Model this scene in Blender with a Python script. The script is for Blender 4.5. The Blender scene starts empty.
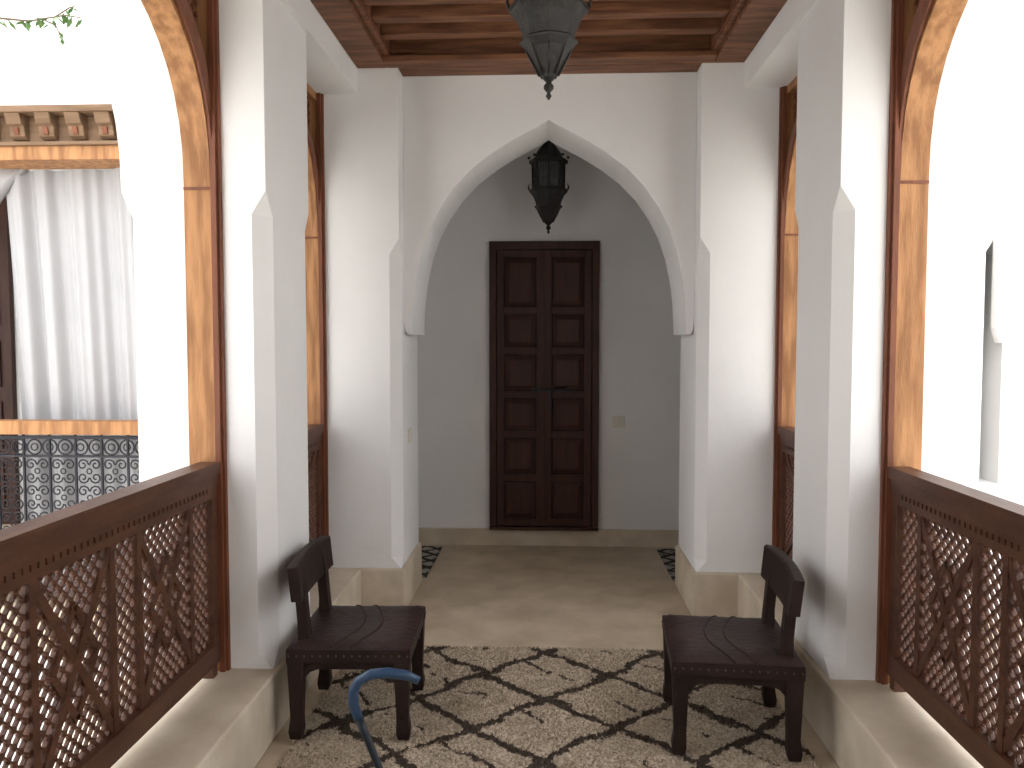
import bpy, math, random
from mathutils import Vector, Matrix
random.seed(4)
S = bpy.context.scene
try:
    S.view_settings.view_transform = 'Standard'
    S.view_settings.look = 'None'
    S.view_settings.exposure = 0.0
except Exception: pass

# ------------------------------------------------------------ materials
def new_mat(name):
    m = bpy.data.materials.new(name); m.use_nodes = True
    nt = m.node_tree; b = nt.nodes['Principled BSDF']
    return m, nt, b
def noise_mat(name, c1, c2, scale=4, stretch=(1,1,1), rough=0.8, bump=0.1, bscale=60, spec=0.3, detail=6, lo=.3, hi=.7, bdist=0.01):
    m, nt, b = new_mat(name); N = nt.nodes; L = nt.links
    tc = N.new('ShaderNodeTexCoord'); mp = N.new('ShaderNodeMapping'); mp.inputs['Scale'].default_value = stretch
    L.new(tc.outputs['Object'], mp.inputs['Vector'])
    n = N.new('ShaderNodeTexNoise'); n.inputs['Scale'].default_value = scale; n.inputs['Detail'].default_value = detail
    L.new(mp.outputs[0], n.inputs['Vector'])
    r = N.new('ShaderNodeValToRGB'); r.color_ramp.elements[0].position = lo; r.color_ramp.elements[1].position = hi
    r.color_ramp.elements[0].color = (*c1, 1); r.color_ramp.elements[1].color = (*c2, 1)
    L.new(n.outputs['Fac'], r.inputs[0]); L.new(r.outputs[0], b.inputs['Base Color'])
    b.inputs['Roughness'].default_value = rough
    b.inputs['Specular IOR Level'].default_value = spec
    if bump:
        n2 = N.new('ShaderNodeTexNoise'); n2.inputs['Scale'].default_value = bscale; n2.inputs['Detail'].default_value = 4
        L.new(mp.outputs[0], n2.inputs['Vector'])
        bp = N.new('ShaderNodeBump'); bp.inputs['Strength'].default_value = bump; bp.inputs['Distance'].default_value = bdist
        L.new(n2.outputs['Fac'], bp.inputs['Height']); L.new(bp.outputs[0], b.inputs['Normal'])
    return m
M = {}
M['plaster'] = noise_mat('white_plaster', (.82,.812,.80), (.88,.875,.865), 1.6, rough=.85, bump=.25, bscale=14)
M['tan'] = noise_mat('tadelakt_tan', (.54,.455,.345), (.72,.635,.51), 5, rough=.7, bump=.25, bscale=30)
M['floor'] = noise_mat('floor_tadelakt', (.42,.33,.23), (.64,.53,.395), 4.5, rough=.5, bump=.25, bscale=22, spec=.35, detail=9, lo=.25, hi=.72)
M['wood_l'] = noise_mat('cedar_light', (.26,.118,.046), (.45,.225,.095), 5, (6,6,.7), rough=.55, bump=.25, bscale=40, lo=.38, hi=.62)
M['wood_m'] = noise_mat('cedar_red', (.13,.045,.022), (.22,.075,.038), 5, (6,6,.8), rough=.5, bump=.2, bscale=40)
M['wood_c'] = noise_mat('cedar_ceiling', (.12,.048,.024), (.24,.105,.052), 5, (.7,6,6), rough=.55, bump=.25, bscale=40, lo=.38, hi=.62)
M['wood_k'] = noise_mat('cedar_cornice', (.15,.09,.05), (.24,.15,.09), 5, (.8,6,6), rough=.7, bump=.3, bscale=40)
M['wood_d'] = noise_mat('cedar_rail', (.060,.024,.014), (.11,.045,.025), 6, (5,.8,5), rough=.42, bump=.2, bscale=40)
M['door'] = noise_mat('door_wood', (.036,.014,.009), (.066,.025,.016), 5, (6,6,.8), rough=.45, bump=.15, bscale=40)
M['door2'] = noise_mat('door_wood_groove', (.017,.007,.005), (.026,.010,.007), 5, (6,6,.8), rough=.6, bump=.1)
M['chairw'] = noise_mat('chair_wood', (.014,.007,.006), (.030,.015,.012), 8, rough=.6, bump=.35)
M['leather'] = noise_mat('chair_leather', (.020,.010,.010), (.042,.019,.019), 7, rough=.5, bump=.5, bscale=40)
M['metal'] = noise_mat('lantern_metal', (.006,.006,.006), (.028,.025,.023), 18, rough=.5, bump=.4, spec=.35)
M['glass'] = noise_mat('lantern_glass', (.05,.054,.058), (.12,.128,.135), 10, rough=.15, bump=.05, spec=.6)
M['iron'] = noise_mat('wrought_iron', (.015,.015,.02), (.03,.03,.04), 14, rough=.5, bump=.1)
M['blue'] = noise_mat('cane_blue', (.012,.038,.085), (.018,.055,.12), 14, rough=.4, bump=.05, spec=.5)
M['black'] = noise_mat('cane_black', (.010,.014,.022), (.015,.022,.032), 14, rough=.4, bump=.05)
M['brass'] = noise_mat('stud_metal', (.05,.035,.028), (.09,.065,.05), 14, rough=.45, bump=.05)
M['plastic'] = noise_mat('switch_plastic', (.74,.71,.63), (.80,.77,.69), 14, rough=.4, bump=.0)
M['court'] = noise_mat('courtyard_paving', (.58,.56,.51), (.74,.72,.66), 2, rough=.8, bump=.2)
M['leaf'] = noise_mat('leaf_green', (.05,.12,.03), (.12,.22,.06), 12, rough=.6, bump=.1)
M['bark'] = noise_mat('bark', (.10,.07,.05), (.18,.13,.09), 12, rough=.9, bump=.5)
M['curtain'] = noise_mat('curtain_cotton', (.40,.40,.41), (.44,.44,.45), 3, rough=.95, bump=.1, bscale=200, spec=.05)

def rug_mat(name, w=.54, l=.50, dark=(.048,.034,.028), light=(.60,.51,.40), lw=.052, warp=.19, fine=.055):
    m, nt, b = new_mat(name); N = nt.nodes; L = nt.links
    tc = N.new('ShaderNodeTexCoord')
    n = N.new('ShaderNodeTexNoise'); n.inputs['Scale'].default_value = 3.6; n.inputs['Detail'].default_value = 3
    L.new(tc.outputs['Object'], n.inputs['Vector'])
    n9 = N.new('ShaderNodeTexNoise'); n9.inputs['Scale'].default_value = 42; n9.inputs['Detail'].default_value = 3
    L.new(tc.outputs['Object'], n9.inputs['Vector'])
    def vsub(node, amt):
        s = N.new('ShaderNodeVectorMath'); s.operation = 'SUBTRACT'; L.new(node.outputs['Color'], s.inputs[0]); s.inputs[1].default_value = (.5,.5,.5)
        q = N.new('ShaderNodeVectorMath'); q.operation = 'SCALE'; L.new(s.outputs[0], q.inputs[0]); q.inputs['Scale'].default_value = amt
        return q
    a1 = N.new('ShaderNodeVectorMath'); a1.operation = 'ADD'
    L.new(tc.outputs['Object'], a1.inputs[0]); L.new(vsub(n, warp).outputs[0], a1.inputs[1])
    a2 = N.new('ShaderNodeVectorMath'); a2.operation = 'ADD'
    L.new(a1.outputs[0], a2.inputs[0]); L.new(vsub(n9, fine).outputs[0], a2.inputs[1])
    sp = N.new('ShaderNodeSeparateXYZ'); L.new(a2.outputs[0], sp.inputs[0])
    def math_(op, a, bb=None):
        k = N.new('ShaderNodeMath'); k.operation = op
        for i, v in enumerate((a, bb)):
            if v is None: continue
            if isinstance(v, (int, float)): k.inputs[i].default_value = v
            else: L.new(v, k.inputs[i])
        return k.outputs[0]
    px = math_('MULTIPLY', sp.outputs[0], 1/w); py = math_('MULTIPLY', sp.outputs[1], 1/l)
    nw = N.new('ShaderNodeTexNoise'); nw.inputs['Scale'].default_value = 9; L.new(tc.outputs['Object'], nw.inputs['Vector'])
    wid = math_('MULTIPLY', math_('MULTIPLY', nw.outputs['Fac'], 2.0), lw)
    def line(sgn, off, k):
        v = math_('ADD', px, math_('MULTIPLY', py, sgn)); v = math_('ADD', v, off + 50)
        f = math_('FRACT', v); f = math_('ABSOLUTE', math_('SUBTRACT', f, .5))
        return math_('LESS_THAN', f, math_('MULTIPLY', wid, k))
    g = line(1, 0, 1); g = math_('MAXIMUM', g, line(-1, .04, 1))
    g2 = math_('MULTIPLY', line(1, .42, .4), math_('GREATER_THAN', nw.outputs['Fac'], .5))
    g = math_('MAXIMUM', g, g2)
    v = N.new('ShaderNodeTexNoise'); v.inputs['Scale'].default_value = 95; v.inputs['Detail'].default_value = 4
    L.new(tc.outputs['Object'], v.inputs['Vector'])
    lr = N.new('ShaderNodeValToRGB'); lr.color_ramp.elements[0].position = .33; lr.color_ramp.elements[1].position = .56
    lr.color_ramp.elements[0].color = (light[0]*.5, light[1]*.46, light[2]*.42, 1); lr.color_ramp.elements[1].color = (*light, 1)
    L.new(v.outputs['Fac'], lr.inputs[0])
    mx = N.new('ShaderNodeMix'); mx.data_type = 'RGBA'
    L.new(math_('MULTIPLY', g, .92), mx.inputs['Factor']); L.new(lr.outputs[0], mx.inputs[6]); mx.inputs[7].default_value = (*dark, 1)
    L.new(mx.outputs[2], b.inputs['Base Color']); b.inputs['Roughness'].default_value = 1; b.inputs['Specular IOR Level'].default_value = .05
    bp = N.new('ShaderNodeBump'); bp.inputs['Strength'].default_value = .5; bp.inputs['Distance'].default_value = .01
    L.new(v.outputs['Fac'], bp.inputs['Height']); L.new(bp.outputs[0], b.inputs['Normal'])
    return m
M['rug'] = rug_mat('rug_shag')
M['rug2'] = rug_mat('rug_woven', .16, .16, (.02,.02,.02), (.42,.40,.36), .16, .02, .01)

# ------------------------------------------------------------ mesh builder
class MB:
    def __init__(s): s.v = []; s.f = []; s.m = []; s.sm = []; s.mats = []
    def mi(s, k):
        if k not in s.mats: s.mats.append(k)
        return s.mats.index(k)
    def add(s, vs, fs, mat, smooth=False):
        o = len(s.v); s.v.extend([tuple(p) for p in vs]); i = s.mi(mat)
        for f in fs: s.f.append(tuple(o + k for k in f)); s.m.append(i); s.sm.append(smooth)
    def box(s, a, b, mat):
        x0, x1 = sorted((a[0], b[0])); y0, y1 = sorted((a[1], b[1])); z0, z1 = sorted((a[2], b[2]))
        s.add([(x0,y0,z0),(x1,y0,z0),(x1,y1,z0),(x0,y1,z0),(x0,y0,z1),(x1,y0,z1),(x1,y1,z1),(x0,y1,z1)],
              [(0,3,2,1),(4,5,6,7),(0,1,5,4),(1,2,6,5),(2,3,7,6),(3,0,4,7)], mat)
    def loft(s, loops, mat, smooth=False, cap=True):
        n = len(loops[0]); vs = [p for l in loops for p in l]; fs = []
        for i in range(len(loops)-1):
            for j in range(n):
                k = (j+1) % n; fs.append((i*n+j, i*n+k, (i+1)*n+k, (i+1)*n+j))
        if cap:
            fs.append(tuple(range(n-1, -1, -1))); fs.append(tuple((len(loops)-1)*n + j for j in range(n)))
        s.add(vs, fs, mat, smooth)
    def lathe(s, prof, c, mat, seg=8, smooth=False, ph=0):
        loops = [[(c[0]+r*math.cos(ph+2*math.pi*j/seg), c[1]+r*math.sin(ph+2*math.pi*j/seg), c[2]+z) for j in range(seg)] for r, z in prof]
        s.loft(loops, mat, smooth)
    def tube(s, path, r, mat, sides=6, smooth=True):
        P = [Vector(p) for p in path]; loops = []; up = None
        for i, p in enumerate(P):
            t = (P[min(i+1, len(P)-1)] - P[max(i-1, 0)]).normalized()
            if up is None:
                up = Vector((0,0,1)) if abs(t.z) < .9 else Vector((0,1,0))
            u = (up - t*up.dot(t)).normalized(); w = t.cross(u); up = u
            rr = r[i] if isinstance(r, (list, tuple)) else r
            loops.append([tuple(p + rr*(math.cos(2*math.pi*j/sides)*u + math.sin(2*math.pi*j/sides)*w)) for j in range(sides)])
        s.loft(loops, mat, smooth)
    def bar(s, p, q, wdt, thk, nrm, mat):
        p = Vector(p); q = Vector(q); n = Vector(nrm).normalized(); t = (q-p).normalized(); w = t.cross(n)
        lp = lambda c: [tuple(c + w*a*wdt/2 + n*b*thk/2) for a, b in ((-1,-1),(1,-1),(1,1),(-1,1))]
        s.loft([lp(p), lp(q)], mat)
    def strip(s, low, high, axis, c0, c1, mat):
        def P(a, z, c): return (c, a, z) if axis == 'x' else (a, c, z)
        n = len(low); vs = []
        for i in range(n):
            vs += [P(*low[i], c0), P(*high[i], c0), P(*high[i], c1), P(*low[i], c1)]
        fs = []
        for i in range(n-1):
            a = i*4; b = a+4
            for j in range(4): k = (j+1) % 4; fs.append((a+j, a+k, b+k, b+j))
        fs.append((0,1,2,3)); fs.append((n*4-1, n*4-2, n*4-3, n*4-4))
        s.add(vs, fs, mat)
    def ball(s, c, r, mat, seg=6, rings=3, sc=(1,1,1)):
        vs = [(c[0], c[1], c[2]-r*sc[2])]
        for i in range(1, rings+1):
            a = -math.pi/2 + math.pi*i/(rings+1)
            for j in range(seg):
                b = 2*math.pi*j/seg
                vs.append((c[0]+sc[0]*r*math.cos(a)*math.cos(b), c[1]+sc[1]*r*math.cos(a)*math.sin(b), c[2]+sc[2]*r*math.sin(a)))
        vs.append((c[0], c[1], c[2]+r*sc[2])); e = len(vs)-1; fs = []
        for j in range(seg):
            k = (j+1) % seg; fs.append((0, 1+k, 1+j)); fs.append((e, e-seg+j, e-seg+k))
            for i in range(rings-1):
                fs.append((1+i*seg+j, 1+i*seg+k, 1+(i+1)*seg+k, 1+(i+1)*seg+j))
        s.add(vs, fs, mat, True)
    def build(s, name, bevel=0, loc=None, rotz=0, fix=True):
        me = bpy.data.meshes.new(name); me.from_pydata(s.v, [], s.f)
        for k in s.mats: me.materials.append(M[k])
        me.polygons.foreach_set('material_index', s.m); me.polygons.foreach_set('use_smooth', s.sm)
        me.update()
        if fix:
            import bmesh
            bm = bmesh.new(); bm.from_mesh(me); bmesh.ops.recalc_face_normals(bm, faces=bm.faces); bm.to_mesh(me); bm.free()
        o = bpy.data.objects.new(name, me); S.collection.objects.link(o)
        if loc: o.location = loc
        o.rotation_euler.z = rotz
        if bevel:
            b = o.modifiers.new('bevel', 'BEVEL'); b.width = bevel; b.segments = 2; b.limit_method = 'ANGLE'; b.angle_limit = math.radians(50)
        return o

# ------------------------------------------------------------ constants
XI, XW0, XW1, XO = 1.05, 1.25, 1.35, 1.60
CURB = .25
Y1, Y1B, Y2, Y3, Y3B, YF = 2.95, 3.48, 4.33, 4.47, 4.92, 5.85
ZB, ZC = 2.84, 2.975

# ------------------------------------------------------------ shell
b = MB(); b.box((-XO,-3.2,-.25),(XO,Y2,0),'floor'); b.box((-6.5,Y2,-.25),(6.5,YF+.2,0),'floor'); b.build('floor')
b = MB(); b.box((-14,-14,-3.7),(14,Y2,-3.5),'court'); b.build('courtyard_ground')
for nm, x0, x1 in (('left',-10,-XO),('right',XO,10)):
    b = MB(); b.box((x0,Y2+.02,-3.5),(x1,Y2+.25,-.25),'plaster'); b.build('wall_lower_'+nm)
b = MB(); b.box((-9.2,-12,-3.5),(-9,Y2,4.2),'plaster'); b.build('wall_courtyard_left')
b = MB(); b.box((9,-12,-3.5),(9.2,Y2,4.2),'plaster'); b.build('wall_courtyard_right')
b = MB(); b.box((-XO,-3.4,0),(XO,-3.2,3.3),'plaster'); b.build('wall_back_sun_block')  # unseen end wall, added to close the corridor against sun from behind
b = MB()
for s in (-1,1):
    for y in (.45, 3.2): b.box((s*1.2,y-.25,-3.5),(s*1.6,y+.25,-.25),'plaster')
b.build('support_piers')

# curbs
for s, nm in ((-1,'left'),(1,'right')):
    b = MB(); b.box((s*(XI-.02),-3.2,0),(s*XO,Y2-.02,CURB),'tan')
    b.box((s*.79,Y2-.02,0),(s*XO,Y3B,CURB-.0),'tan'); b.build('curb_'+nm, bevel=.008)

def pillar(name, s, x0, x1, y0, y1, z0, z1, ch=.055, zc=1.98, inner_front=True, outer=True, inner_back=False):
    e = .0015
    def loop(z, c):
        ci = c if inner_front else e; co = c*1.5 if outer else e; cb = c if inner_back else e
        pts = [(x0+ci,y0),(x1-co,y0),(x1,y0+co),(x1,y1-e),(x1-e,y1),(x0+cb,y1),(x0,y1-cb),(x0,y0+ci*1.3)]
        return [(s*x, y, z) for x, y in pts]
    b = MB(); b.loft([loop(z0+.001,e), loop(z0+.06,ch), loop(zc,ch), loop(zc+.085,e), loop(z1,e)],'plaster'); return b.build(name)
for s, nm in ((-1,'left'),(1,'right')):
    pillar('pillar_'+nm, s, XI, XO, Y1, Y1B, CURB, ZB, inner_back=True)
    pillar('pillar_'+nm+'.001', s, XI, XO, .2, .75, CURB, ZB)
    pillar('pillar_'+nm+'.002', s, XI, XO, -3.2, -2.0, CURB, ZB)
    pillar('pillar_arch_'+nm, s, .81, XO, Y2, Y3B, CURB, 3.3, outer=False)
    b = MB(); b.box((s*1.03,-3.2,ZB),(s*XO,Y2,3.3),'plaster'); b.build('beam_'+nm)

# arch wall
half = [(.8085,1.62),(.805,1.575),(.79,1.548),(.766,1.548),(.765,1.60),(.757,1.74),(.740,1.87),(.712,2.0),(.668,2.13),(.610,2.245),(.530,2.36),(.43,2.465),(.31,2.555),(.20,2.622),(.10,2.675),(.03,2.712)]
low = [(-a,z) for a,z in half] + [(0,2.732)] + half[::-1]
b = MB(); b.strip(low, [(a,3.3) for a,z in low],'y',Y3,Y3B,'plaster'); b.build('wall_arch')

# far gallery
b = MB(); b.box((-6.5,YF,0),(6.5,YF+.2,3.4),'plaster'); b.build('wall_far')
for s, nm in ((-1,'left'),(1,'right')):
    b = MB(); b.box((s*6.5,Y2,0),(s*6.7,YF+.2,3.4),'plaster'); b.build('wall_gallery_end_'+nm)
b = MB(); b.box((-6.5,YF-.025,0),(6.5,YF,.125),'tan'); b.build('baseboard_far', bevel=.004)
b = MB(); b.box((-6.7,Y3B,3.2),(6.7,YF+.4,3.4),'plaster'); b.box((-6.7,Y2,3.3),(6.7,Y3B,3.42),'plaster'); b.build('ceiling_gallery')
b = MB(); b.box((-XO-.05,-3.4,3.3),(XO+.05,Y2,3.45),'plaster'); b.build('roof')

# wood ceiling
b = MB()
b.box((-1.02,-3.2,3.13),(1.02,Y3,3.16),'wood_c')
for s in (-1,1):
    b.box((s*.87,-3.2,ZC),(s*1.03,Y2,ZC+.03),'wood_c'); b.box((s*.84,-3.2,ZC+.03),(s*1.03,Y2,3.13),'wood_c')
    b.box((s*.835,-3.2,ZC+.04),(s*.85,Y2,ZC+.055),'wood_m')
b.box((-.81,Y2,ZC),(.81,Y3,ZC+.03),'wood_c'); b.box((-.87,4.22,ZC),(.87,Y2,ZC+.03),'wood_c'); b.box((-.84,4.27,ZC+.03),(.84,Y2,3.13),'wood_c')
y = 4.06
while y > -3:
    b.box((-.84,y-.035,3.035),(.84,y+.035,3.13),'wood_c'); b.box((-.84,y-.045,3.10),(.84,y+.045,3.13),'wood_m'); y -= .205
b.build('ceiling', bevel=.005)

# ------------------------------------------------------------ lattice wood
def lattice(b, s, X, y0, y1, z0, z1, step, mat, inside=lambda a,z: True, bead=.48, thick=.012, bw=.25):
    ny = int(round((y1-y0)/step)); nz = int(round((z1-z0)/step)); sy = (y1-y0)/ny; sz = (z1-z0)/nz
    for i in range(ny+1):
        for j in range(nz+1):
            if (i+j) % 2: continue
            a, z = y0+i*sy, z0+j*sz
            if not inside(a, z): continue
            if 0 < i < ny and 0 < j < nz:
                b.ball((X, a, z), step*bead, mat, 6, 3, (.9,1,1))
            for di in (-1,1):
                ii, jj = i+di, j+1
                if 0 <= ii <= ny and jj <= nz:
                    a2, z2 = y0+ii*sy, z0+jj*sz
                    if inside(a2, z2): b.bar((X,a,z),(X,a2,z2), step*bw, thick, (1,0,0), mat)
def acurve(y0, y1, zs, za, n=2.8, e=.42, k=28):
    c = (y0+y1)/2; w = (y1-y0)/2; out = []
    for i in range(k+1):
        th = math.pi*i/k; d = -math.cos(th)
        t = min(1, abs(d)); z = zs + (za-zs)*max(0, 1-t**n)**e
        out.append((c+d*w, z))
    return out
def wood_frame(name, s, y0, y1, zs, za, n, e, lat=.022):
    b = MB(); X0, X1 = s*(XW0-.005), s*XW1; P = .06
    top = ZB
    b.box((X0,y0,CURB),(X1,y0+P*.4,top),'wood_l'); b.box((X0,y1-P*.4,CURB),(X1,y1,top),'wood_l')
    b.box((X0,y0+P*.4,top-.04),(X1,y1-P*.4,top),'wood_l')
    for ya, yb in ((y0,y0+.035),(y1-.035,y1)):
        b.box((s*(XW0-.025),ya,CURB),(s*(XW0-.005),yb,top),'wood_m')
        b.box((s*(XW0-.035),ya+(.0 if ya==y0 else .015),CURB),(s*(XW0-.025),yb-(.015 if ya==y0 else 0),top),'wood_m')
    inn = acurve(y0+P*.4, y1-P*.4, zs, za, n, e)
    c = (y0+y1)/2; w = (y1-y0)/2-P*.4
    outp = []
    for a, z in inn:
        d = (a-c)/w; outp.append((c + d*w, min(top-.04, z+.075+.12*abs(d)**6)))
    b.strip(inn, outp, 'x', s*(XW0+.0), X1, 'wood_l')
    b.strip([(a,z+.02) for a,z in inn], [(a,min(top-.041,z-.005)) for a,z in outp], 'x', s*(XW0-.012), s*(XW0), 'wood_m')
    for ya, yb in ((y0+P*.4,y0+P*.4+.004),(y1-P*.4-.004,y1-P*.4)): b.box((X0,ya,zs-.014),(X1,yb,zs-.004),'wood_m')
    def ins(a, z):
        d = min(1, abs((a-c)/w)); zz = zs+(za-zs)*max(0,1-d**n)**e+.05
        return z > zz
    lattice(b, s, s*(XW0+.04), y0+P*.4, y1-P*.4, zs, top-.04, lat, 'wood_m', ins)
    return b.build(name, bevel=0)
def railing(name, s, y0, y1, step=.0215):
    b = MB(); X = s*(XW0+.015); nrm = (1,0,0)
    zb, zt = CURB+.045, 1.0
    b.box((X-.038,y0,zt+.012),(X+.038,y1,zt+.055),'wood_d')
    b.box((X-.030,y0,zt-.03),(X+.030,y1,zt+.012),'wood_d')
    b.box((X-.024,y0,zt-.075),(X+.024,y1,zt-.03),'wood_d')
    b.box((X-.026,y0,zb),(X+.026,y1,zb+.075),'wood_d')
    for yy in (y0, y1-.05): b.box((X-.024,yy,zb+.075),(X+.024,yy+.05,zt-.075),'wood_d')
    ya, yb, za, zz = y0+.05, y1-.05, zb+.075, zt-.075
    k = int((yb-ya)/.03)
    for i in range(k):
        yq = ya+i*.03; b.box((X-.029,yq,zt-.048),(X+.029,yq+.016,zt-.03),'wood_d')
    lattice(b, s, X, ya, yb, za, zz, step, 'wood_d')
    L = yb-ya; nc = max(1, int(round(L/.50))); cw = L/nc; H = zz-za
    T, W = .030, .026
    for i in range(nc):
        a0 = ya+i*cw; a1 = a0+cw; g = .15 if nc > 1 else .0
        m0 = a0; m1 = a1-g; mid = (m0+m1)/2; zm = (za+zz)/2
        if nc > 1: b.bar((X,m1,za),(X,m1,zz),W,T,nrm,'wood_d')
        if i > 0: b.bar((X,a0,za),(X,a0,zz),W,T,nrm,'wood_d')
        b.bar((X,m0,za),(X,m1,zz),W,T-.004,nrm,'wood_d'); b.bar((X,m0,zz),(X,m1,za),W,T-.006,nrm,'wood_d')
        q = (m1-m0)*.28; h = H*.28
        for p1, p2 in (((mid-q,zm),(mid,zm+h)),((mid,zm+h),(mid+q,zm)),((mid+q,zm),(mid,zm-h)),((mid,zm-h),(mid-q,zm))):
            b.bar((X,*p1),(X,*p2),W*.8,T-.008,nrm,'wood_d')
    for yy in (y0+.02, (y0+y1)/2, y1-.06): b.box((X-.022,yy,CURB),(X+.022,yy+.04,zb),'wood_d')
    return b.build(name)
def outer_arch(name, s, y0, y1, zs, za, n, e):
    c = acurve(y0, y1, zs, za, n, e); b = MB(); b.strip(c, [(a,ZB) for a,z in c],'x',s*XW1,s*XO,'plaster'); b.build(name)
for s, nm in ((-1,'left'),(1,'right')):
    wood_frame('window_arch_frame_'+nm, s, .75, Y1, 2.08, 2.78, 2.8, .42)
    wood_frame('window_arch_frame_'+nm+'.001', s, Y1B, Y2, 2.08, 2.62, 2.2, .5)
    wood_frame('window_arch_frame_'+nm+'.002', s, -2.0, .2, 2.08, 2.78, 2.8, .42, .06)
    railing('wooden_railing_'+nm, s, .79, Y1-.036)
    railing('wooden_railing_'+nm+'.001', s, Y1B+.036, Y2-.036)
    railing('wooden_railing_'+nm+'.002', s, -1.96, .16, .05)
    outer_arch('wall_outer_'+nm, s, .75, Y1, 2.08, 2.8, 2.8, .42)
    outer_arch('wall_outer_'+nm+'.001', s, Y1B, Y2, 2.08, 2.66, 2.2, .5)
    outer_arch('wall_outer_'+nm+'.002', s, -2.0, .2, 2.08, 2.8, 2.8, .42)

# ------------------------------------------------------------ door
b = MB(); X0, X1, Z0, Z1 = -.428, .370, .126, 2.235; yw = YF-.002
b.box((X0,yw-.05,Z0),(X0+.05,yw,Z1),'door'); b.box((X1-.05,yw-.05,Z0),(X1,yw,Z1),'door'); b.box((X0+.05,yw-.05,Z1-.06),(X1-.05,yw,Z1),'door')
b.box((X0-.0,yw-.07,Z0-.0),(X1+.0,yw-.025,Z0+.025),'door')
xm = (X0+X1)/2
b.box((X0+.05,yw-.02,Z0),(X1-.05,yw-.004,Z1-.06),'door2')
for xa, xb in ((X0+.055,xm-.004),(xm+.004,X1-.055)):
    zt, zb = Z1-.065, Z0+.03; st = .05
    b.box((xa,yw-.04,zb),(xa+st,yw-.02,zt),'door'); b.box((xb-st,yw-.04,zb),(xb,yw-.02,zt),'door')
    rows = [.40,.27,.30,.27,.30,.31]; tot = sum(rows); gap = .05; H = (zt-zb)-gap*7; z = zt
    for r in rows:
        b.box((xa+st,yw-.04,z-gap),(xb-st,yw-.02,z),'door'); z -= gap; h = H*r/tot
        p0 = (xa+st+.012, z-h+.012); p1 = (xb-st-.012, z-.012)
        l = lambda ins, yy: [(p0[0]+ins,yy,p0[1]+ins),(p1[0]-ins,yy,p0[1]+ins),(p1[0]-ins,yy,p1[1]-ins),(p0[0]+ins,yy,p1[1]-ins)]
        b.loft([l(0,yw-.018), l(0,yw-.024), l(.03,yw-.036), l(.05,yw-.036)],'door'); z -= h
    b.box((xa+st,yw-.04,zb),(xb-st,yw-.02,z),'door')
b.box((xm-.012,yw-.052,Z0+.03),(xm+.012,yw-.038,Z1-.065),'door')
b.tube([(xm-.09,yw-.06,1.16),(xm+.20,yw-.06,1.16)],.009,'iron',8); 
for q in (-.06,.05,.16): b.box((xm+q,yw-.068,1.14),(xm+q+.02,yw-.04,1.18),'iron')
b.tube([(xm+.05,yw-.066,1.15),(xm+.05,yw-.07,1.05),(xm+.04,yw-.07,1.0)],.008,'iron',6)
b.build('door_1', bevel=.003)
b = MB(); b.box((-5.6,YF-.05,.126),(-4.02,YF-.002,2.6),'door'); b.box((-4.80,YF-.07,.126),(-4.77,YF-.05,2.6),'door2')  # added door; its dark wood stands in for the gallery's dim interior
for i in range(5):
    for x in (-5.5,-4.68): b.box((x,YF-.065,.25+i*.46),(x+.58,YF-.05,.60+i*.46),'door')
b.build('dark_stand_in_door', bevel=.004)
# switches
b = MB(); b.box((.475,YF-.012,.88),(.56,YF,.965),'plastic'); b.box((.49,YF-.018,.90),(.515,YF-.012,.945),'plastic'); b.box((.52,YF-.018,.90),(.545,YF-.012,.945),'plastic'); b.build('light_switch', bevel=.003)
b = MB(); b.box((-.81,4.56,.92),(-.798,4.64,1.0),'plastic'); b.box((-.798,4.58,.94),(-.793,4.62,.98),'plastic'); b.build('light_switch.001', bevel=.002)

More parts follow.
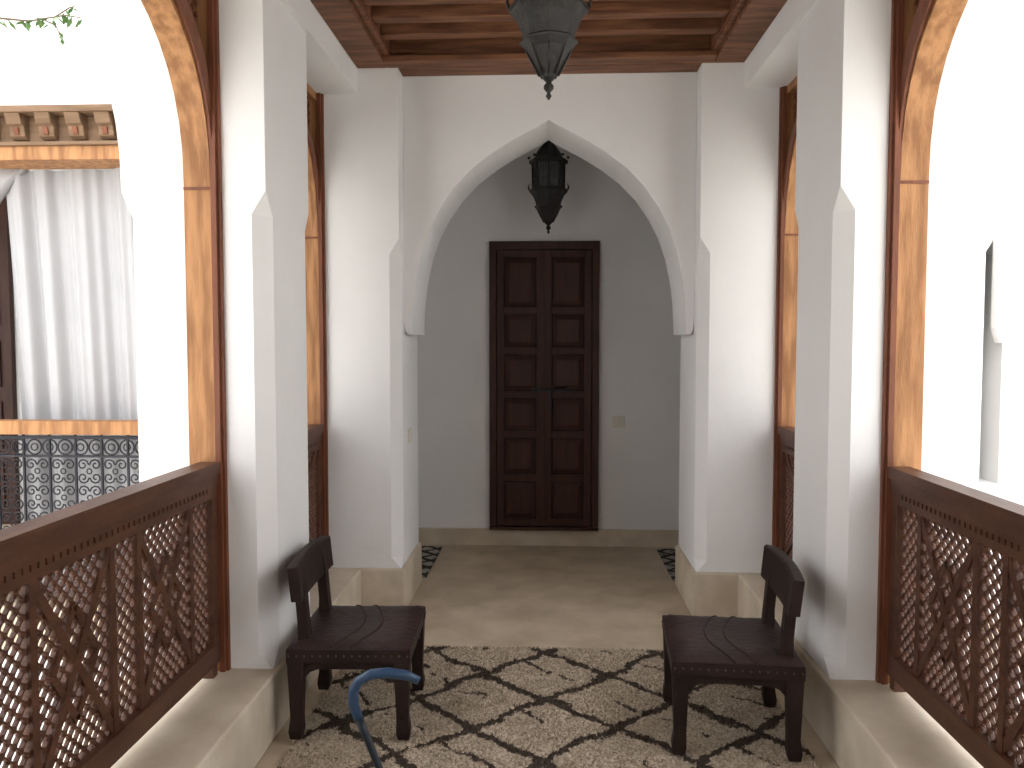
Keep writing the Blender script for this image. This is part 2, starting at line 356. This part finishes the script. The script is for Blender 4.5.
# ------------------------------------------------------------ lanterns
def lantern(name, loc, ztop):
    b = MB(); c = (0,0,0)
    b.lathe([(.002,0),(.010,.012),(.005,.022),(.016,.035),(.016,.045),(.008,.055),(.022,.068),(.040,.10),(.072,.155),(.092,.175),(.094,.182),(.082,.19)],c,'metal',8)
    b.lathe([(.082,.19),(.088,.215),(.104,.25),(.122,.27),(.128,.275),(.128,.29),(.110,.30)],c,'metal',8)
    b.lathe([(.098,.30),(.100,.455)],c,'glass',8)
    for j in range(8):
        a = 2*math.pi*j/8; x, y = math.cos(a), math.sin(a)
        b.tube([(x*.104,y*.104,.295),(x*.106,y*.106,.46)],.007,'metal',5)
        b.tube([(x*.128,y*.128,.29),(x*.134,y*.134,.31),(x*.125,y*.125,.33)],[.007,.005,.002],'metal',5)
        b.tube([(x*.085,y*.085,.185),(x*.060,y*.060,.13),(x*.03,y*.03,.075)],.004,'metal',5)
        a2 = a+math.pi/8; r = .098*math.cos(math.pi/8)+.003
        t = (-math.sin(a2), math.cos(a2)); n = (math.cos(a2)*r, math.sin(a2)*r)
        pts = [(-.03,.30),(-.03,.39),(-.018,.425),(0,.445),(.018,.425),(.03,.39),(.03,.30)]
        b.tube([(n[0]+t[0]*q,n[1]+t[1]*q,z) for q,z in pts],.003,'metal',4)
        b.tube([(n[0]+t[0]*q,n[1]+t[1]*q,z) for q,z in ((0,.30),(0,.44))],.002,'metal',4)
        b.tube([(n[0]+t[0]*q,n[1]+t[1]*q,z) for q,z in ((-.03,.36),(.03,.36))],.002,'metal',4)
        b.ball((x*.130,y*.130,.50),.010,'metal')
    b.lathe([(.112,.455),(.128,.462),(.130,.48),(.112,.49),(.092,.505),(.078,.535),(.070,.55),(.050,.575),(.026,.60),(.016,.612),(.020,.625),(.004,.635)],c,'metal',8)
    H = ztop-loc[2]; z = .63; k = 0
    ring = [(.016*math.cos(t*math.pi/5),0,.648+.016*math.sin(t*math.pi/5)) for t in range(11)]; b.tube(ring,.003,'metal',5)
    z = .66
    while z < H-.01:
        w = .008; h = .017
        pts = [((w*math.cos(t*math.pi/4)) if k%2 else 0, 0 if k%2 else w*math.cos(t*math.pi/4), z+h*.75+h*math.sin(t*math.pi/4)) for t in range(9)]
        pts = [(p[0],p[1],min(p[2],H)) for p in pts]
        b.tube(pts,.0025,'metal',4); z += .026; k += 1
    b.lathe([(.03,H-.012),(.02,H-.004),(.02,H)],c,'metal',10)
    return b.build(name, loc=loc)
lantern('hanging_lantern', (0,2.6,2.278), 3.03+.1)
lantern('hanging_lantern.001', (0,5.35,2.225), 3.2)

# ------------------------------------------------------------ chairs (local: faces +X, back at -X)
def chair(name, loc, rot):
    b = MB(); hx, hy = .23, .245
    for sx in (-1,1):
        for sy in (-1,1):
            cx, cy = sx*(hx-.032), sy*(hy-.032)
            def lp(z, r, ox=0): return [(cx+ox-r,cy-r,z),(cx+ox+r,cy-r,z),(cx+ox+r,cy+r,z),(cx+ox-r,cy+r,z)]
            b.loft([lp(0,.021,sx*.004),lp(.03,.026,sx*.003),(lp(.08,.022,0)),lp(.20,.026,0),lp(.31,.030,0)],'chairw')
    def apron(p0, p1, n):
        k = 14; 
        for i in range(k):
            t0, t1 = i/k, (i+1)/k
            f = lambda t: .265 - .085*max(0,(abs(t-.5)*2-.62)/.38)**1.5
            a = Vector(p0).lerp(Vector(p1),t0); c = Vector(p0).lerp(Vector(p1),t1); n_ = Vector(n)*.011
            lp = lambda q, z: [tuple(Vector((q.x,q.y,z))-n_),tuple(Vector((q.x,q.y,z))+n_),tuple(Vector((q.x,q.y,.322))+n_),tuple(Vector((q.x,q.y,.322))-n_)]
            b.loft([lp(a,f(t0)),lp(c,f(t1))],'chairw',cap=(i in (0,k-1)))
    ax, ay = hx-.028, hy-.028
    apron((-ax,-ay,0),(ax,-ay,0),(0,1,0)); apron((-ax,ay,0),(ax,ay,0),(0,1,0)); apron((-ax,-ay,0),(-ax,ay,0),(1,0,0)); apron((ax,-ay,0),(ax,ay,0),(1,0,0))
    b.box((-hx,-hy,.295),(hx,hy,.345),'chairw')
    n = 18; vs = []; fs = []
    for i in range(n+1):
        for j in range(n+1):
            u = i/n*2-1; v = j/n*2-1; m = max(abs(u),abs(v))
            z = .347 + .026*(1-m**6) - .014*(1-u*u)*(1-v*v) + (random.uniform(-.001,.001) if m < 1 else 0)
            vs.append((u*(hx-.002), v*(hy-.002), z))
    for i in range(n):
        for j in range(n): fs.append((i*(n+1)+j,(i+1)*(n+1)+j,(i+1)*(n+1)+j+1,i*(n+1)+j+1))
    b.add(vs, fs, 'leather', True)
    def sz(u, v):
        m = max(abs(u),abs(v)); return .347 + .026*(1-m**6) - .014*(1-u*u)*(1-v*v)
    for off in (-.30,.02):
        pts = []
        for k in range(17):
            v = -.97+1.94*k/16; u = off + .35*(1-v*v); pts.append((u*hx, v*hy, sz(u,v)+.001))
        b.tube(pts,.0045,'leather',6)
    k = 15
    for i in range(k+1):
        t = -1+2*i/k
        for sg in (-1,1):
            b.ball((t*(hx-.01), sg*hy, .322),.005,'brass',6,2); b.ball((sg*hx, t*(hy-.01), .322),.005,'brass',6,2)
    for sy in (-1,1):
        y = sy*(hy-.085)
        lp = lambda x, z, r: [(x-r*.8,y-r,z),(x+r*.8,y-r,z),(x+r*.8,y+r,z),(x-r*.8,y+r,z)]
        b.loft([lp(-hx+.050,.345,.028),lp(-hx+.047,.42,.024),lp(-hx+.038,.53,.024),lp(-hx+.028,.62,.022)],'chairw')
    K = 16; loops = []
    for i in range(K+1):
        t = -1+2*i/K; y = t*(hy+.005); bow = -.016*(1-t*t)
        zt = .655+.008*(1-t*t); zb = .515+.010*t*t
        x = -hx+.040+bow
        loops.append([(x-.016,y,zb),(x+.024,y,zb),(x+.012,y,zt-.008),(x+.004,y,zt),(x-.030,y,zt-.004)])
    b.loft(loops,'chairw')
    return b.build(name, bevel=.004, loc=loc, rotz=rot)
chair('chair', (-.745,3.10,0.022), math.radians(2))
chair('chair.001', (.690,3.03,0.022), math.radians(176))

# ------------------------------------------------------------ rugs
def shag(name, x0, x1, y0, y1, h, step, mat):
    nx = int((x1-x0)/step); ny = int((y1-y0)/step); vs = []; fs = []
    from mathutils import noise
    for i in range(nx+1):
        for j in range(ny+1):
            x = x0+(x1-x0)*i/nx; y = y0+(y1-y0)*j/ny
            edge = i in (0,nx) or j in (0,ny)
            z = .003 if edge else h*(.60+.20*noise.noise(Vector((x*30,y*30,0)))+.12*noise.noise(Vector((x*9,y*9,3)))) + random.uniform(-.003,.003)
            jx = random.uniform(-.4,.4)*step if not edge else random.uniform(-.004,.004); jy = random.uniform(-.4,.4)*step if not edge else random.uniform(-.010,.010)
            vs.append((x+jx,y+jy,max(.003,z)))
    for i in range(nx):
        for j in range(ny): fs.append((i*(ny+1)+j,(i+1)*(ny+1)+j,(i+1)*(ny+1)+j+1,i*(ny+1)+j+1))
    b = MB(); b.add(vs, fs, mat, True)
    # woollen tufts: short leaning blades
    tv = []; tf = []
    for k in range(60000):
        x = random.uniform(x0+.004, x1-.004); y = random.uniform(2.0, y1-.002)
        a = random.uniform(0, 2*math.pi); w = random.uniform(.0012,.0024); q = random.uniform(0, 2*math.pi); ln = random.uniform(.004,.016)
        dx, dy = math.cos(a)*w, math.sin(a)*w; lx, ly = math.cos(q)*ln, math.sin(q)*ln
        z = .008; ht = random.uniform(.008,.014); o = len(tv)
        tv += [(x-dx,y-dy,z),(x+dx,y+dy,z),(x+lx*.5+dx,y+ly*.5+dy,z+ht*.8),(x+lx,y+ly,z+ht),(x+lx*.5-dx,y+ly*.5-dy,z+ht*.8)]
        tf.append((o,o+1,o+2,o+3,o+4))
    b.add(tv, tf, mat, False)
    # ragged fringe at the far edge
    tv = []; tf = []
    for k in range(260):
        x = random.uniform(x0,x1); ln = random.uniform(.015,.045); lx = random.uniform(-.02,.02); o = len(tv)
        tv += [(x-.003,y1-.01,.006),(x+.003,y1-.01,.006),(x+lx+.001,y1+ln,.003),(x+lx-.001,y1+ln,.003)]; tf.append((o,o+1,o+2,o+3))
    b.add(tv, tf, mat, False)
    return b.build(name, fix=False)
shag('shag_rug', -.95,.96,.6,3.82,.020,.0085,'rug')
for nm, xa, xb in (('woven_rug',-2.4,-.775),('woven_rug.001',.79,2.4)):
    b = MB(); b.box((xa,5.0,0),(xb,5.76,.008),'rug2'); b.build(nm)

# ------------------------------------------------------------ cane
b = MB()
dz = .088
pts = [(-.275,1.66,.690),(-.30,1.655,.703),(-.34,1.65,.710),(-.375,1.645,.708),(-.40,1.64,.695),(-.412,1.64,.672),(-.412,1.64,.645),(-.402,1.64,.615)]
b.tube([(x,y,z+dz) for x,y,z in pts],[.0085,.0105,.011,.011,.011,.011,.011,.0105],'blue',12)
b.tube([(-.402,1.64,.615+dz),(-.388,1.638,.585+dz),(-.12,1.60,.045)],[.0095,.008,.008],'black',10)
b.tube([(-.133,1.602,.068),(-.118,1.599,.037)],[.012,.014],'black',10)
b.build('walking_cane')

# ------------------------------------------------------------ left gallery facade
b = MB(); b.box((-6.5,Y2,2.78),(-XO,Y2+.25,3.3),'plaster'); b.box((-6.5,Y2,3.42),(-XO,Y2+.25,3.9),'plaster'); b.build('wall_gallery_upper_left')
b = MB(); yf = Y2-.06
b.box((-6.5,yf+.02,2.50),(-XO-.01,Y2+.2,2.575),'wood_l')
b.box((-6.5,yf+.05,2.575),(-XO-.01,Y2+.2,2.74),'wood_k'); b.box((-6.5,yf-.05,2.74),(-XO-.01,Y2+.2,2.775),'wood_k'); b.box((-6.5,yf+.0,2.575),(-XO-.01,yf+.06,2.595),'wood_k')
x = -6.4
while x < -1.75:
    l = lambda z, y0: [(x,y0,z),(x+.085,y0,z),(x+.085,yf+.06,z),(x,yf+.06,z)]
    b.loft([l(2.61,yf+.035),l(2.625,yf+.01),l(2.675,yf-.0),l(2.685,yf-.02),l(2.74,yf-.04)],'wood_k')
    l2 = lambda z, y0: [(x+.028,y0,z),(x+.057,y0,z),(x+.057,yf+.01,z),(x+.028,yf+.01,z)]
    b.loft([l2(2.63,yf+.0),l2(2.67,yf-.012)],'wood_m')
    x += .165
b.build('carved_cornice', bevel=.004)
b = MB(); n = 340; vs = []; fs = []; xa, xb = -3.10, -1.68; rows = 16
for j in range(rows+1):
    z = .02+(2.5-.02)*j/rows; f = j/rows
    for i in range(n+1):
        t = i/n; x = xa + (xb-xa)*t - (.06*f*f*(1-t)) + .02*(1-t)*(1-f)
        a = .020+.022*(1-f)
        yy = Y2+.20 + a*math.sin(t*52+2.5*math.sin(t*9)+.6*f) + .35*a*math.sin(t*127+2*f) + .02*math.sin(t*7)
        vs.append((x,yy,z))
for j in range(rows):
    for i in range(n): fs.append((j*(n+1)+i,j*(n+1)+i+1,(j+1)*(n+1)+i+1,(j+1)*(n+1)+i))
b.add(vs,fs,'curtain',True)
b.build('curtain', fix=False)
b = MB(); loops = []
for j in range(15):
    f = j/14; z = 2.5-.95*f; xc = -3.25-.45*f**.7; w = .20*(1-f)+.05
    loops.append([(xc+w*math.cos(k*math.pi/12)*(1+.12*math.sin(k*4)), Y2+.2+.05*math.sin(k*math.pi/12)*(1+.3*math.sin(k*5)), z) for k in range(24)])
for j in range(8):
    f = j/7; z = 1.5-1.45*f; w = .05+.09*min(1,f*2); xc = -3.71
    loops.append([(xc+w*math.cos(k*math.pi/12)*(1+.12*math.sin(k*4)), Y2+.2+.05*math.sin(k*math.pi/12)*(1+.3*math.sin(k*5)), z) for k in range(24)])
b.loft(loops,'curtain',True); b.build('curtain.001')
# wrought iron railing
b = MB(); yr = Y2+.06
b.box((-6.5,yr-.05,.985),(-XO,yr+.05,1.06),'wood_l')
b.box((-6.5,yr-.012,.955),(-XO,yr+.012,.972),'iron'); b.box((-6.5,yr-.012,.85),(-XO,yr+.012,.862),'iron'); b.box((-6.5,yr-.012,.06),(-XO,yr+.012,.08),'iron')
x = -XO-.02
while x > -5.4:
    b.tube([(x-.045+.042*math.cos(t*math.pi/7),yr,.908+.043*math.sin(t*math.pi/7)) for t in range(15)],.005,'iron',5)
    b.tube([(x-.045+.02*math.cos(t*math.pi/4),yr,.908+.02*math.sin(t*math.pi/4)) for t in range(9)],.004,'iron',4); x -= .09
tile = .152
x = -XO-.02-tile/2; 
while x > -4.4:
    b.box((x-tile/2-.005,yr-.007,0),(x-tile/2+.005,yr+.007,.985),'iron')
    for r in range(5):
        zc = .85-tile*(r+.5)-.004
        for sx in (-1,1):
            for sz_ in (-1,1):
                pts = []
                for k in range(13):
                    f = k/12; a = f*2.6*math.pi; rad = .035*(1-f*.78)
                    pts.append((x+sx*(.037 - rad*math.cos(a)), yr, zc+sz_*(.037+rad*math.sin(a))))
                b.tube(pts, .0048,'iron',4)
        b.tube([(x+.015*math.cos(t*math.pi/4),yr,zc+.015*math.sin(t*math.pi/4)) for t in range(9)],.004,'iron',4)
    x -= tile
b.build('wrought_iron_railing')

# ------------------------------------------------------------ right gallery facade
b = MB()
b.box((XO,Y2,0),(2.30,Y2+.27,3.9),'plaster'); b.box((2.40,Y2,0),(6.5,Y2+.27,3.9),'plaster')
b.strip([(2.30,1.98),(2.325,2.02),(2.35,2.07),(2.375,2.02),(2.40,1.98)],[(2.30,3.9),(2.325,3.9),(2.35,3.9),(2.375,3.9),(2.40,3.9)],'y',Y2,Y2+.27,'plaster')
b.box((2.30,Y2,0),(2.40,Y2+.27,.75),'plaster')
b.build('wall_gallery_right')
b = MB(); l = [(2.335,2.52),(2.335,1.58),(2.36,1.50),(2.41,1.55),(2.44,1.60),(2.44,2.52)]
b.loft([[(x,Y2-.05,z) for x,z in l],[(x,Y2,z) for x,z in l]],'plaster'); b.build('trim_corbel')

# ------------------------------------------------------------ tree with branch
b = MB()
b.tube([(-4.6,2.2,-3.5),(-4.7,2.3,-1),(-4.5,2.4,1.5),(-4.2,2.5,3.2),(-4.0,2.6,4.2)],[.14,.12,.09,.07,.04],'bark',8)
def twig(pts, r, lf, dens=.022):
    b.tube(pts, r, 'bark', 5)
    for i in range(len(pts)-1):
        p, q = Vector(pts[i]), Vector(pts[i+1]); n = int((q-p).length/dens)
        for k in range(n):
            c = p.lerp(q, k/max(1,n))
            d = Vector((random.uniform(-1,1),random.uniform(-1,1),random.uniform(-1,.3))).normalized(); u = d.cross(Vector((0,0,1))).normalized()*lf*.2
            a = c; m = c+d*lf*.5; e = c+d*lf
            b.add([a,m+u,e,m-u],[(0,1,2,3)],'leaf')
for (x,y,z) in [(-3.4,3.0,4.2),(-5.2,2.6,4.5),(-4.2,1.8,4.4),(-3.9,3.3,4.8)]:
    st = (-4.05,2.58,4.0)
    for k in range(14):
        e = (x+random.uniform(-.6,.6), y+random.uniform(-.6,.6), z+random.uniform(-.4,.5))
        twig([st, ((st[0]+e[0])/2,(st[1]+e[1])/2,(st[2]+e[2])/2+.2), e],[.02,.01,.004],.08,.03)
twig([(-4.05,2.58,4.0),(-3.2,2.95,3.45),(-2.55,3.15,2.95),(-2.28,3.2,2.82)],[.025,.016,.008,.005],.05,.10)
twig([(-2.28,3.2,2.82),(-2.10,3.2,2.80),(-1.95,3.2,2.82),(-1.83,3.2,2.80)],[.005,.004,.003,.002],.055,.014)
twig([(-2.05,3.2,2.81),(-1.99,3.2,2.78),(-1.96,3.2,2.72)],[.003,.003,.002],.046,.011)
twig([(-2.0,3.2,2.81),(-1.93,3.2,2.85),(-1.88,3.2,2.86)],[.003,.003,.002],.046,.014)
b.build('tree', fix=False)
b = MB()
for (cx,cy) in [(-4.2,1.2),(-5.5,3.2),(4.4,1.4),(5.2,3.2),(-3.2,3.4),(3.4,3.3)]:
    for k in range(420):
        a = random.uniform(0,6.28); r = random.uniform(0,.7)**.7; z = random.uniform(-3.5,-2.3)
        c = Vector((cx+r*math.cos(a),cy+r*math.sin(a)*.8,z)); d = Vector((random.uniform(-1,1),random.uniform(-1,1),random.uniform(-.2,1))).normalized()*.16
        u = d.cross(Vector((0,0,1))).normalized()*.04
        b.add([c,c+d*.5+u,c+d,c+d*.5-u],[(0,1,2,3)],'leaf')
b.build('courtyard_shrubs', fix=False)

# ------------------------------------------------------------ light
w = bpy.data.worlds.new('World'); S.world = w; w.use_nodes = True
bg = w.node_tree.nodes['Background']; bg.inputs['Color'].default_value = (.97,.975,1,1); bg.inputs['Strength'].default_value = 3.7
sl = bpy.data.lights.new('sun','SUN'); sl.energy = 10; sl.angle = math.radians(1.5); sl.color = (1,.97,.92)
so = bpy.data.objects.new('sun', sl); S.collection.objects.link(so)
so.rotation_euler = Vector((.09,-.30,-.90)).to_track_quat('-Z','Y').to_euler()

cd = bpy.data.cameras.new('camera'); cam = bpy.data.objects.new('camera', cd); S.collection.objects.link(cam)
cam.location = (0,0,1.5); cam.rotation_euler = (math.radians(90-2.95),0,math.radians(2.59)); cd.lens = 28; cd.sensor_width = 36
cd.clip_start = .05
S.camera = cam
